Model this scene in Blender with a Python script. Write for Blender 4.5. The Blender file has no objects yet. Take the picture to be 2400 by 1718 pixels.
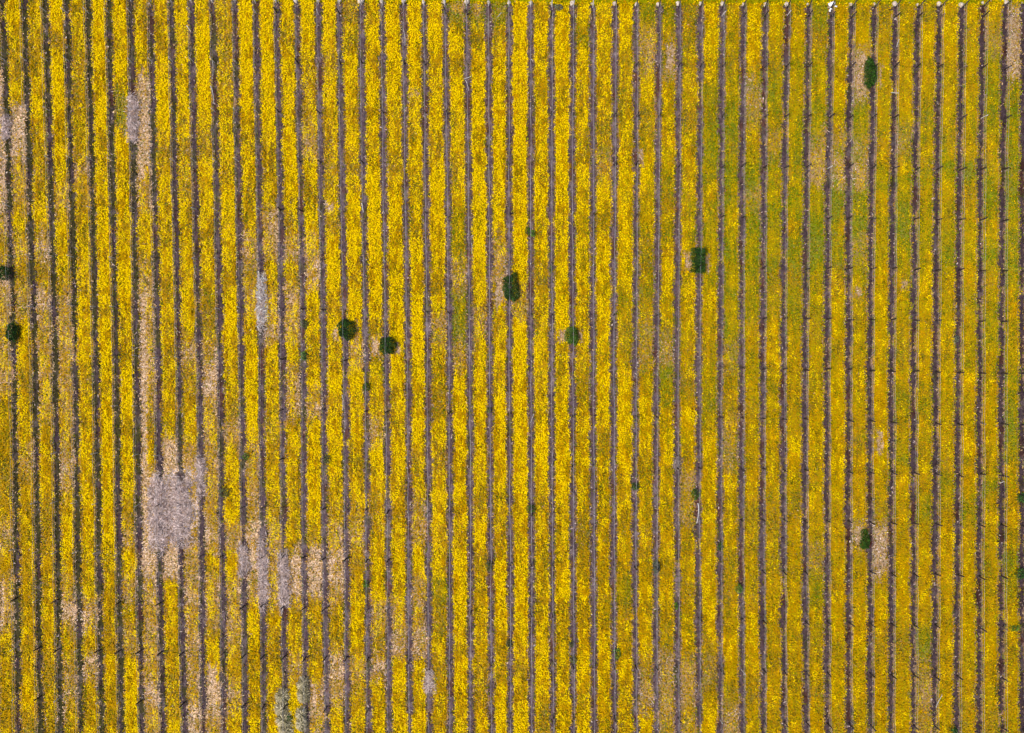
import bpy, math, random
import numpy as np

random.seed(7)
RNG = np.random.default_rng(11)
scn = bpy.context.scene
COL = scn.collection

# ------------------------------------------------------------------ camera
S = 0.055                     # metres on the ground for one step of the site plan
CAM_H = 100.0                 # drone height
cam_data = bpy.data.cameras.new('camera')
cam_data.sensor_fit = 'HORIZONTAL'
cam_data.angle = 2 * math.atan(1200 * S / CAM_H)
cam_data.clip_start = 0.5
cam_data.clip_end = 9000
cam = bpy.data.objects.new('camera', cam_data)
cam.location = (0, 0, CAM_H)
COL.objects.link(cam)
scn.camera = cam

# ------------------------------------------------------------------ light (overcast)
SUN_EL, SUN_AZ = math.radians(58), math.radians(250)
world = bpy.data.worlds.new('World')
scn.world = world
world.use_nodes = True
wn = world.node_tree
wn.nodes.clear()
sky = wn.nodes.new('ShaderNodeTexSky')
sky.sky_type = 'NISHITA'
sky.sun_disc = False
sky.sun_elevation = SUN_EL
sky.sun_rotation = SUN_AZ
sky.air_density = 0.8
sky.dust_density = 4.0
sky.ozone_density = 0.6
bg = wn.nodes.new('ShaderNodeBackground')
bg.inputs['Strength'].default_value = 0.10
wo = wn.nodes.new('ShaderNodeOutputWorld')
wn.links.new(sky.outputs[0], bg.inputs['Color'])
wn.links.new(bg.outputs[0], wo.inputs['Surface'])
sun_data = bpy.data.lights.new('sun', 'SUN')
sun_data.energy = 1.5
sun_data.angle = math.radians(14)
sun_data.color = (1.0, 0.95, 0.87)
sun = bpy.data.objects.new('sun', sun_data)
# direction to the sun (sky rotation runs clockwise from +Y)
dx, dy, dz = (math.sin(SUN_AZ) * math.cos(SUN_EL), math.cos(SUN_AZ) * math.cos(SUN_EL), math.sin(SUN_EL))
from mathutils import Vector
sun.rotation_euler = Vector((dx, dy, dz)).to_track_quat('Z', 'Y').to_euler()
sun.location = (0, 0, 150)
COL.objects.link(sun)
scn.view_settings.view_transform = 'Standard'
scn.view_settings.look = 'None'
scn.view_settings.exposure = 0.82
scn.view_settings.gamma = 1.0
scn.view_settings.use_curve_mapping = False

# ------------------------------------------------------------------ helpers
def plan(u, v):
    """site plan -> metres on the ground (u to the east, v to the south)"""
    return (np.asarray(u, float) - 1200) * S, (859 - np.asarray(v, float)) * S

def tag(o, label=None, cat=None, group=None, kind=None):
    if label: o['label'] = label
    if cat: o['category'] = cat
    if group: o['group'] = group
    if kind: o['kind'] = kind
    return o

def _hash(ix, iy, seed):
    h = (ix.astype(np.int64) * 374761393 + iy.astype(np.int64) * 668265263 + seed * 1442695041) & 0xFFFFFFFF
    h = ((h ^ (h >> 13)) * 1274126177) & 0xFFFFFFFF
    h = h ^ (h >> 16)
    return (h & 0xFFFFFF) / float(0xFFFFFF)

def vnoise(x, y, seed=0):
    x = np.asarray(x, float); y = np.asarray(y, float)
    x, y = np.broadcast_arrays(x, y)
    ix = np.floor(x); iy = np.floor(y)
    fx = x - ix; fy = y - iy
    fx = fx * fx * (3 - 2 * fx); fy = fy * fy * (3 - 2 * fy)
    a = _hash(ix, iy, seed); b = _hash(ix + 1, iy, seed)
    c = _hash(ix, iy + 1, seed); d = _hash(ix + 1, iy + 1, seed)
    return (a * (1 - fx) + b * fx) * (1 - fy) + (c * (1 - fx) + d * fx) * fy

def fbm(x, y, seed=0, octaves=3):
    t = 0; amp = 1.0; s = 0
    for o in range(octaves):
        t = t + amp * vnoise(np.asarray(x) * 2 ** o, np.asarray(y) * 2 ** o, seed + o * 17)
        s += amp; amp *= 0.55
    return t / s

def quads_mesh(name, V, tint):
    """V (N,4,3) separate quads, tint (N,3)"""
    n = len(V)
    return mesh_from(name, V.reshape(-1, 3), np.arange(4 * n).reshape(n, 4), np.repeat(tint, 4, axis=0))

def mesh_from(name, verts, faces, tint=None, smooth=False):
    verts = np.ascontiguousarray(verts, np.float32); faces = np.ascontiguousarray(faces, np.int32)
    k = faces.shape[1]
    me = bpy.data.meshes.new(name)
    me.vertices.add(len(verts)); me.vertices.foreach_set('co', verts.ravel())
    me.loops.add(faces.size); me.loops.foreach_set('vertex_index', faces.ravel())
    me.polygons.add(len(faces))
    me.polygons.foreach_set('loop_start', np.arange(0, faces.size, k, dtype=np.int32))
    me.polygons.foreach_set('loop_total', np.full(len(faces), k, np.int32))
    if tint is not None:
        a = me.attributes.new('tint', 'FLOAT_COLOR', 'POINT')
        c = np.ones((len(verts), 4), np.float32); c[:, :3] = tint
        a.data.foreach_set('color', c.ravel())
    me.update(calc_edges=True)
    if smooth:
        me.polygons.foreach_set('use_smooth', np.ones(len(faces), bool))
    return me

def link(name, me, mat, parent=None, loc=(0, 0, 0)):
    o = bpy.data.objects.new(name, me)
    if mat and not me.materials: me.materials.append(mat)
    COL.objects.link(o)
    o.location = loc
    if parent: o.parent = parent
    return o

def empty(name, loc):
    o = bpy.data.objects.new(name, None)
    o.empty_display_size = 0.3
    o.location = loc
    COL.objects.link(o)
    return o

def flat_quads(x, y, z, ln, wd, rot, tilt, irregular=0.35):
    """little kite-shaped faces lying near-horizontally; tilt = slope amount"""
    n = len(x)
    c, s = np.cos(rot), np.sin(rot)
    ta = RNG.normal(0, 1, n) * tilt; tb = RNG.normal(0, 1, n) * tilt
    T1 = np.stack([c, s, ta], 1) * (ln / 2)[:, None]
    T2 = np.stack([-s, c, tb], 1) * (wd / 2)[:, None]
    P = np.stack([x, y, z], 1)
    k = lambda: (1 + RNG.uniform(-irregular, irregular, n))[:, None]
    return np.stack([P - T1 * k() - T2 * .35 * k(), P + T2 * -1 * k() + T1 * .3 * k(), P + T1 * k() + T2 * .35 * k(), P + T2 * k() - T1 * .3 * k()], 1)

def free_quads(P, ln, wd, D=None, irregular=0.3):
    """leaf / blade faces with free directions"""
    n = len(P)
    if D is None:
        D = RNG.normal(0, 1, (n, 3))
    D = D / np.linalg.norm(D, axis=1)[:, None]
    R = RNG.normal(0, 1, (n, 3)); R[:, 2] *= .5
    W = np.cross(D, R); W /= np.linalg.norm(W, axis=1)[:, None] + 1e-9
    T1 = D * (ln / 2)[:, None]; T2 = W * (wd / 2)[:, None]
    k = lambda: (1 + RNG.uniform(-irregular, irregular, n))[:, None]
    return np.stack([P - T1, P - T2 * k() + T1 * .1, P + T1, P + T2 * k() + T1 * .1], 1)

# ------------------------------------------------------------------ materials
def base_mat(name, rough=.9, spec=.12):
    m = bpy.data.materials.new(name)
    m.use_nodes = True
    nt = m.node_tree
    b = nt.nodes['Principled BSDF']
    b.inputs['Roughness'].default_value = rough
    b.inputs['Specular IOR Level'].default_value = spec
    return m, nt, b

def tint_mat(name, scale, lo, hi, rough=.9, spec=.1, bump=0.0, bump_scale=6.0):
    m, nt, b = base_mat(name, rough, spec)
    at = nt.nodes.new('ShaderNodeAttribute'); at.attribute_name = 'tint'
    tc = nt.nodes.new('ShaderNodeTexCoord')
    nz = nt.nodes.new('ShaderNodeTexNoise')
    nz.inputs['Scale'].default_value = scale; nz.inputs['Detail'].default_value = 4; nz.inputs['Roughness'].default_value = .65
    nt.links.new(tc.outputs['Object'], nz.inputs['Vector'])
    mr = nt.nodes.new('ShaderNodeMapRange')
    mr.inputs['From Min'].default_value = .3; mr.inputs['From Max'].default_value = .7
    mr.inputs['To Min'].default_value = lo; mr.inputs['To Max'].default_value = hi
    nt.links.new(nz.outputs['Fac'], mr.inputs['Value'])
    mx = nt.nodes.new('ShaderNodeVectorMath'); mx.operation = 'SCALE'
    nt.links.new(at.outputs['Color'], mx.inputs[0]); nt.links.new(mr.outputs[0], mx.inputs['Scale'])
    nt.links.new(mx.outputs[0], b.inputs['Base Color'])
    if bump:
        bp = nt.nodes.new('ShaderNodeBump'); bp.inputs['Strength'].default_value = bump; bp.inputs['Distance'].default_value = .1
        n2 = nt.nodes.new('ShaderNodeTexNoise'); n2.inputs['Scale'].default_value = bump_scale; n2.inputs['Detail'].default_value = 5
        nt.links.new(tc.outputs['Object'], n2.inputs['Vector'])
        nt.links.new(n2.outputs['Fac'], bp.inputs['Height']); nt.links.new(bp.outputs[0], b.inputs['Normal'])
    return m

def noise_mat(name, c1, c2, scale, rough=.85, spec=.2, bump=.3):
    m, nt, b = base_mat(name, rough, spec)
    tc = nt.nodes.new('ShaderNodeTexCoord')
    nz = nt.nodes.new('ShaderNodeTexNoise'); nz.inputs['Scale'].default_value = scale; nz.inputs['Detail'].default_value = 5
    nt.links.new(tc.outputs['Object'], nz.inputs['Vector'])
    cr = nt.nodes.new('ShaderNodeValToRGB')
    cr.color_ramp.elements[0].position = .35; cr.color_ramp.elements[0].color = (*c1, 1)
    cr.color_ramp.elements[1].position = .65; cr.color_ramp.elements[1].color = (*c2, 1)
    nt.links.new(nz.outputs['Fac'], cr.inputs[0]); nt.links.new(cr.outputs[0], b.inputs['Base Color'])
    if bump:
        bp = nt.nodes.new('ShaderNodeBump'); bp.inputs['Strength'].default_value = bump; bp.inputs['Distance'].default_value = .03
        nt.links.new(nz.outputs['Fac'], bp.inputs['Height']); nt.links.new(bp.outputs[0], b.inputs['Normal'])
    return m

M_FLOWER = tint_mat('flower_cover', 3.0, .80, 1.18, rough=.9, spec=0)
M_SOIL = tint_mat('soil_and_litter', 5.0, .62, 1.3, rough=.95, spec=0.02, bump=.5)
M_LEAF = tint_mat('shrub_leaf', 2.2, .6, 1.35, rough=.6, spec=.12)
M_STRAW = tint_mat('dry_straw', 4.0, .75, 1.15, rough=.9, spec=.08)
M_CANE = tint_mat('dormant_cane', 6.0, .7, 1.25, rough=.85, spec=.1)
M_WOOD_DARK = noise_mat('weathered_dark_wood', (.018, .013, .012), (.05, .036, .032), 7)
M_WOOD_MID = noise_mat('weathered_brown_wood', (.10, .07, .055), (.2, .15, .12), 7)
M_POST_PALE = noise_mat('pale_galvanised_post', (.42, .41, .41), (.62, .6, .6), 5, rough=.55, spec=.4)
M_WIRE = noise_mat('galvanised_wire', (.32, .31, .33), (.5, .49, .5), 2, rough=.5, spec=.4, bump=0)
M_WHITE = noise_mat('white_painted_stone', (.36, .29, .23), (.66, .58, .51), 3.2, rough=.85, bump=.6)
M_PLASTIC = noise_mat('white_sheeting', (.72, .76, .82), (.86, .88, .9), 2, rough=.5, spec=.4)
M_STEM = noise_mat('shrub_stem', (.06, .045, .03), (.13, .1, .07), 9)
M_RED = noise_mat('reddish_dead_leaves', (.16, .03, .022), (.28, .07, .05), 8)

# ------------------------------------------------------------------ site survey
V5 = np.array([0, 430, 860, 1290, 1718], float)
ROWS = [
 (8,22.5,37,41,45),(60,71.5,85,91,98),(108.6,122,132,138,144),(160,169.5,179,185,192),(209,218.4,228,234,241),
 (257,266,275,281,287),(308,316,322,328,335),(355,363,373,376,384),(402.5,412,422,426,434),(450,459,470,475,478),
 (499,510,518,523,527),(552,560,568,573,577),(600,609,614.6,617,621),(649,658,663.5,666,670),(697,706,712.5,714,719),
 (747,753.6,760,761.5,768),(796,803.5,810.5,813,814.5),(847.6,852,859.5,862,865),(896.6,901,907,911,912.5),(947,951.5,957.5,959,961.5),
 (994.5,998.5,1004,1005,1006.5),(1043,1049.5,1054,1055.5,1055.5),(1094,1098.5,1102,1103,1103),(1145.5,1147,1148,1151,1152),(1193,1193,1194,1196,1197),
 (1243.7,1243.7,1243.7,1246,1246),(1292.7,1292.7,1292.7,1294,1296.6),(1343,1340,1341.7,1343,1344),(1389,1389,1389,1390.6,1392),(1442,1439.6,1437,1437,1439.6),
 (1491,1491,1488.6,1487,1490),(1544,1541.6,1537.6,1536,1537.6),(1590.5,1589,1585,1586.6,1588),(1641,1639.5,1635.6,1635.6,1637),(1692.5,1690,1686,1686,1687),
 (1741.5,1737.5,1737.5,1736,1739),(1792,1789,1786.5,1785,1788),(1843.7,1837,1834.4,1834.4,1837),(1894,1888.7,1884.7,1884.7,1888.7),(1947,1939,1936.4,1936.4,1937.7),
 (1994.6,1986.7,1986.7,1986.7,1989),(2047.6,2041,2037,2037,2038),(2096.6,2091,2087,2087,2086),(2149.5,2143,2139,2139,2139),(2200,2193,2190.5,2190.5,2187),
 (2253,2246,2243.5,2242,2239.5),(2302,2295,2294,2292.5,2292.5),(2355,2347,2345.5,2344,2345.5),(2398,2394,2393,2393,2393)]
ROWS = np.array(ROWS, float)
NR = len(ROWS)                                     # 49 rows in view
# a few more rows on both sides, so the field goes on past the frame
EXTRA = 3
left_more = [ROWS[0] - 50 * (i + 1) for i in range(EXTRA)][::-1]
right_more = [ROWS[-1] + 50 * (i + 1) for i in range(EXTRA)]
ALL = np.array(left_more + list(ROWS) + right_more)
def row_u(i, v):
    """centre of row i (0 = first row in view; -3..51)"""
    return np.interp(v, V5, ALL[i + EXTRA])
# where the rows end towards the north
END_U = np.array([-200, 0, 400, 700, 950, 1150, 1400, 1650, 1850, 2250, 2360, 2600], float)
END_V = np.array([-16, -13, -2, 2, 5, 7, 11, 11, 12, 12, 6, 4], float)
def end_v(u): return np.interp(u, END_U, END_V)
V_MAX = 1790

# cover of the strips between the rows, surveyed every 61.4 steps southward
GRID = """
yYyYyYYoyyyoY YYYYoyYYygGG YyYyyYggoYyY YygYyoyoyYyT
yyooyYyyyoYoY YyYyyYYYYYyo YYYgyytooYyY yYoYYoyYYotT
yoyYoYYyyyYoY YYyoYyYYyyYY YyYyyottoyoy oygyTyyyyygT
TyyYoYytYyYoY YyoyyYYyyYYY YyyoyoyyygyT gyyYTyyyyygg
TTyYyYtTYyyyY YyoyyYyoYyYY YyYyoyoyoggt yygygyyoyygg
TToYyyYToooyy yYtoyyyYoyYY YyYooyyyygoy tytttotyoyyg
TtoytyytyoyyY yYYooYoyYoYY YyYytYYyyggg goTTTyyogGoG
TtytoyYtyoyYy yYyyYYYyYyYy YYYyYyyooygt yygGGygyyogG
tyyYyYyyyyyyy toYoYYYyYgYY YyyyyYYyyyyg gygoGyGyyyyg
ytTyyyYyyyyyt tttYYYYYYgYt YyyyYYoyyygy ygGotygygygG
TooyoYYtyyyyo yyTYyYYYytyT YoYYYYyYyyyg oogoyYyyyyoG
ttTtyyYtyYyYt ttYyYYYYyGyy tyYyYyoyyYgy ogyyoYyYyoyy
tyttyYytyyoYy ttyyYyYYtGto YoYyyotoyygo yyoYyYyyyygy
tyttyYytyttyY yyyytoYYytyY YyyoyotToоty yyyyyyoyyyyy
tottoyYtyoTyY ytYYYgYYyYyo YoyoYYygoyyy yyyYyYyyYYyg
yyttyYYtyytoY yttyyyyyoYYY YyYyYYYyYgoo yyyYyYggyyYg
yyytyYyoyytto oyYYYtyYYYyY YYYyoYYYYyty yyYYoyyyyYYG
ytyTyYYyTttyt yyYYyYYooYyY YYYYyYyyyYty yYyYyYgyoyyg
oyytyYyTaatyt yyYyyyyyyYyy YyYyyyyytYyy yyyYyyyygYgy
yyoyYYoTaatYt ooYoooytyyoy YoyyyyyytyyO ooyyooygygyy
tyoYyYtTatTtT tyottyytoyYo yyyoyyoyyyyo oyyyTTyyYyyy
yyyyyyYTTtyYT tTTToYYYyYoY Yyyyyyyyyyoy oytyyTYyyYyg
tyytyyttytttt ttttyYytgYyY YyYYygYyoYoo yygyyyYyyyyg
tyyTTyytyttty YyyyYtttoYyY YyyyyoyyyYyY yYyYyYyyyYyy
yyyyyottytytY oyoyYoTTyyyy YyyyYyYoyoYY yyoyYooGyYYy
yyotTYYtytYyy ytyTtTYyoYoo oYyYYYtTttYy yyyyyyytyyyy
yYytyyYTotTty yYTtoyyyyYoY yyyyYyTtTyoo yyoYyyytyoyy
yooyyyYtyTtyy YYtyyYYYyyyY YoYYyyYttYTy yyYoyyYtyooy
"""
GRID = [r.replace(' ', '').replace('о', 'o').replace('O', 'o') for r in GRID.strip().split('\n')]
assert len(GRID) == 28 and all(len(r) == 49 for r in GRID), [len(r) for r in GRID]
#        blossom, orange, green, tan, grey
CODE = {'Y': (1.00, .10, .10, .02, 0), 'y': (.76, .26, .16, .07, 0), 'o': (.60, .48, .20, .17, 0), 'g': (.47, .16, .62, .10, 0),
        'G': (.20, .10, .85, .22, 0), 't': (.38, .30, .16, .66, 0), 'T': (.07, .3, .10, .98, .05), 'a': (.02, .2, .04, .95, 1.0)}
FIELD = np.array([[CODE[c] for c in r] for r in GRID])            # 28 x 49 x 5
CELL = 1718 / 28.0

# local patches: (u0, u1, v0, v1, kind)
PATCH = [(0,8,165,270,'T'),(8,30,395,470,'T'),(28,63,250,354,'T'),(272,298,215,300,'G'),(302,324,232,325,'a'),(326,340,170,430,'T'),(342,354,175,400,'T'),(9,25,282,322,'a'),
 (329,346,685,1110,'T'),(334,350,1105,1345,'T'),(350,396,1120,1284,'a'),(400,446,1126,1268,'a'),(338,452,1270,1340,'T'),(385,412,1020,1110,'T'),(464,484,1082,1152,'a'),(452,494,1060,1172,'t'),(428,470,1290,1340,'t'),
 (563,581,1282,1335,'a'),(606,624,660,762,'a'),(611,627,1270,1410,'a'),(658,676,1305,1420,'a'),(996,1016,1578,1612,'a'),
 (686,704,1300,1400,'T'),(726,755,1290,1400,'T'),(1162,1182,645,712,'T'),(1210,1222,660,700,'t'),(1158,1178,590,650,'t'),
 (1604,1620,594,632,'T'),(1654,1664,594,634,'T'),(2004,2028,124,222,'T'),(2058,2066,150,200,'T'),(2049,2077,1228,1345,'T'),(2000,2020,1240,1275,'T'),
 (2358,2392,30,180,'T'),(780,792,765,795,'T'),(828,842,755,840,'t'),(872,890,790,835,'T'),(926,940,805,832,'T'),(1308,1326,770,800,'T'),(1354,1364,775,800,'T'),
 (1604,1640,1110,1150,'t'),(2002,2018,672,692,'T'),(2112,2126,660,678,'T'),(762,782,476,494,'T'),(1495,1508,355,392,'T'),(1890,1925,355,430,'t'),(1960,1975,370,450,'t'),(2005,2025,390,450,'t'),
 (1505,1530,1590,1640,'t'),(1550,1575,1560,1680,'t'),(1600,1625,1560,1640,'t'),(1700,1725,1670,1718,'t'),(2155,2180,1600,1660,'t'),(960,985,210,225,'t'),
 (1040,1095,-20,55,'G'),(1100,1190,-20,50,'G'),(1060,1090,5,30,'t'),(1110,1130,0,40,'t'),(1510,1535,90,160,'t'),(1560,1580,100,165,'T'),(2055,2068,1005,1060,'T'),
 (140,168,1410,1445,'T'),(175,205,1430,1480,'T'),(135,155,1640,1690,'T'),(205,228,1535,1552,'T'),(0,12,1360,1480,'T'),(485,510,1560,1660,'T'),(740,770,950,965,'T'),(870,895,1010,1035,'t')]

def params(k, u, v):
    """cover parameters at points of strip k (k = -1 left of the first row)"""
    kk = min(max(k + 1, 0), 48)
    vj = v + (fbm(u / 14., v / 26., 31 + k) - .5) * 70
    f = np.clip(vj / CELL - .5, 0, 26.999)
    i = f.astype(int); w = (f - i); w = np.clip((w - .5) * 1.6 + .5, 0, 1)[:, None]
    p = FIELD[i, kk] * (1 - w) + FIELD[i + 1, kk] * w
    p = p.copy()
    p[:, 3] *= np.interp(u, [0, 330, 380, 800, 950, 1300, 2400], [.74, .74, .92, .92, .72, .48, .42])
    drift = .62 * np.exp(-((u - 1900) / 330) ** 2 - ((v - 430) / 300) ** 2) + .30 * np.exp(-((u - 1640) / 260) ** 2 - ((v - 760) / 330) ** 2) + .28 * np.exp(-((u - 2320) / 160) ** 2 - ((v - 620) / 420) ** 2)
    patchy = np.clip(fbm(u / 34., v / 60., 211, 3) * 3.4 - 1.15, 0, 1.35)
    p[:, 2] += drift * patchy * 1.1; p[:, 0] -= drift * (.40 * patchy - .05)
    # long streaks and blotches within the strip
    st = fbm(u / 5., v / 55., 77, 3) - .5
    bl = fbm(u / 22., v / 22., 99, 3) - .5
    fine = vnoise(u / 4.5, v / 5.5, 123) - .5
    p[:, 0] += st * .95 + bl * .95 + (fbm(u / 60., v / 90., 66) - .5) * .5 + fine * .35
    p[:, 3] += (-st * .9 - bl * .9) * p[:, 3] * 1.3 + fine * .3 * (p[:, 3] > .25)
    p[:, 2] += (fbm(u / 16., v / 30., 202) - .5) * .5
    p[:, 1] += (fbm(u / 12., v / 18., 303) - .5) * .9
    for (a, b, c, d, code) in PATCH:
        m = (u > a - 9) & (u < b + 9) & (v > c - 45) & (v < d + 45)
        if not m.any(): continue
        jx = (fbm(u[m] / 5., v[m] / 9., 404) - .5) * 13
        jy = (fbm(u[m] / 3.2, v[m] / 40., 405) - .5) * (70 if d - c > 60 else 26)
        ins = np.minimum(np.minimum(u[m] + jx - a, b - u[m] - jx) / 2.5, np.minimum(v[m] + jy - c, d - v[m] - jy) / 9.)
        w = np.clip(ins + .5, 0, 1)[:, None]
        tgt = np.array(CODE[code])[None] + np.zeros((m.sum(), 5))
        tgt[:, 0] += fine[m] * .15
        p[m] = p[m] * (1 - w) + tgt * w
    return np.clip(p, 0, 1.15)

C = lambda r, g, b: np.array((r, g, b))
YELLOW, GOLD, ORANGE, OLIVEY = C(.87, .625, .001), C(.65, .37, .001), C(.58, .26, .002), C(.40, .315, .002)
MUSTARD = C(.33, .185, .002)
DEEP = C(.49, .268, .001)
LEAFD, LEAFM, LEAFL = C(.060, .046, .002), C(.135, .132, .003), C(.195, .240, .002)
TANC, TANL, TANP = C(.45, .295, .16), C(.66, .48, .31), C(.36, .215, .145)
GREYC, GREYL = C(.50, .395, .365), C(.78, .655, .62)
SOILP, SOILR, SOILO, SOILG = C(.068, .045, .052), C(.068, .030, .023), C(.054, .048, .019), C(.135, .106, .108)

def half_width(i, side, v):
    """ragged half width of the dark strip under row i"""
    w = 7.6 + (fbm(i * 9.7 + side * 3.1, v / 34., 500 + side, 2) - .5) * 7.0 + (vnoise(i * 5.3 + side, v / 5., 510) - .5) * 4.6 + (vnoise(i * 8.3 + side, v / 14., 511) - .5) * 2.6
    nar = np.clip((vnoise(i * 3.3, v / 40., 520) - .82) * 12, 0, 1)
    return np.clip(w * (1 - .55 * nar), 2.2, 13)

# ------------------------------------------------------------------ ground
def make_ground():
    R, n = 4000.0, 24
    g = np.concatenate([-np.geomspace(R, 90, 10), np.linspace(-80, 80, n), np.geomspace(90, R, 10)])
    X, Y = np.meshgrid(g, g)
    m = len(g)
    idx = np.arange(m * m).reshape(m, m)
    F = np.stack([idx[:-1, :-1], idx[:-1, 1:], idx[1:, 1:], idx[1:, :-1]], -1).reshape(-1, 4)
    me = mesh_from('ground', np.stack([X.ravel(), Y.ravel(), np.full(m * m, -.02)], 1), F)
    mat, nt, b = base_mat('dry_field_soil', .95, .05)
    tc = nt.nodes.new('ShaderNodeTexCoord')
    n1 = nt.nodes.new('ShaderNodeTexNoise'); n1.inputs['Scale'].default_value = .35; n1.inputs['Detail'].default_value = 8
    n2 = nt.nodes.new('ShaderNodeTexNoise'); n2.inputs['Scale'].default_value = 5; n2.inputs['Detail'].default_value = 5
    cr = nt.nodes.new('ShaderNodeValToRGB')
    cr.color_ramp.elements[0].position = .3; cr.color_ramp.elements[0].color = (.24, .2, .02, 1)
    cr.color_ramp.elements[1].position = .7; cr.color_ramp.elements[1].color = (.4, .26, .14, 1)
    bp = nt.nodes.new('ShaderNodeBump'); bp.inputs['Strength'].default_value = .5; bp.inputs['Distance'].default_value = .1
    nt.links.new(tc.outputs['Object'], n1.inputs['Vector']); nt.links.new(tc.outputs['Object'], n2.inputs['Vector'])
    nt.links.new(n1.outputs['Fac'], cr.inputs[0]); nt.links.new(cr.outputs[0], b.inputs['Base Color'])
    nt.links.new(n2.outputs['Fac'], bp.inputs['Height']); nt.links.new(bp.outputs[0], b.inputs['Normal'])
    tag(link('ground', me, mat), kind='structure')
make_ground()

ORD = ['first','second','third','fourth','fifth','sixth','seventh','eighth','ninth','tenth','eleventh','twelfth','thirteenth','fourteenth','fifteenth',
       'sixteenth','seventeenth','eighteenth','nineteenth','twentieth','twenty-first','twenty-second','twenty-third','twenty-fourth','twenty-fifth']
def row_words(i):
    return f'{ORD[i]} trellis row from the left' if i <= 24 else f'{ORD[NR - 1 - i]} trellis row from the right'

def grid_faces(nv, nu):
    idx = np.arange(nv * nu).reshape(nv, nu)
    return np.stack([idx[:-1, :-1], idx[1:, :-1], idx[1:, 1:], idx[:-1, 1:]], -1).reshape(-1, 4)

def pick(prob_cols):
    """random choice per element from columns of weights -> index"""
    c = np.cumsum(np.maximum(prob_cols, 1e-6), axis=1); c /= c[:, -1:]
    return (RNG.random(len(c))[:, None] > c).sum(1)

# ------------------------------------------------------------------ dark soil strips under the rows
def soil_colour(i, u, v):
    x = np.clip(u / 2400, 0, 1)
    olive = np.interp(u, [0, 300, 420, 800, 1300, 2400], [.62, .58, .34, .24, .12, .16])
    n1 = fbm(i * 7.1 + (u - u.mean()) / 14, v / 42., 600, 3); n2 = fbm(i * 3.7, v / 60., 610, 3); n3 = vnoise(u / 3., v / 3.5, 620)
    a = np.clip((n1 - (1 - olive) * .78) * 6, 0, 1)[:, None]
    r = np.clip((n2 - .60) * 8, 0, 1)[:, None] * .9
    g = np.clip((fbm(i * 5.9 + u / 9., v / 16., 630, 3) - np.interp(u, [0, 1000, 1700, 2400], [.62, .5, .55, .64])) * 7, 0, 1)[:, None]
    c = SOILP * (1 - r) + SOILR * r
    c = c * (1 - a) + SOILO * a
    c = c * (1 - .6 * g) + SOILG * .6 * g
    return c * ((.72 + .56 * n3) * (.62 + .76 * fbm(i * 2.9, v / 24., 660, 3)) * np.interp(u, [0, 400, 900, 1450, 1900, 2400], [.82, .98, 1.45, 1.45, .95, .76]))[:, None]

PALE_ON_ROW = [p for p in PATCH if p[4] in 'a']
def pale_weight(u, v):
    w = np.zeros(len(u))
    for (a, b, c, d, code) in PALE_ON_ROW:
        m = (u > a - 4) & (u < b + 4) & (v > c - 6) & (v < d + 6)
        w[m] = np.maximum(w[m], np.clip(np.minimum(np.minimum(u[m] - a, b - u[m]) / 2., np.minimum(v[m] - c, d - v[m]) / 4.) + .5, 0, 1))
    return w

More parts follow.
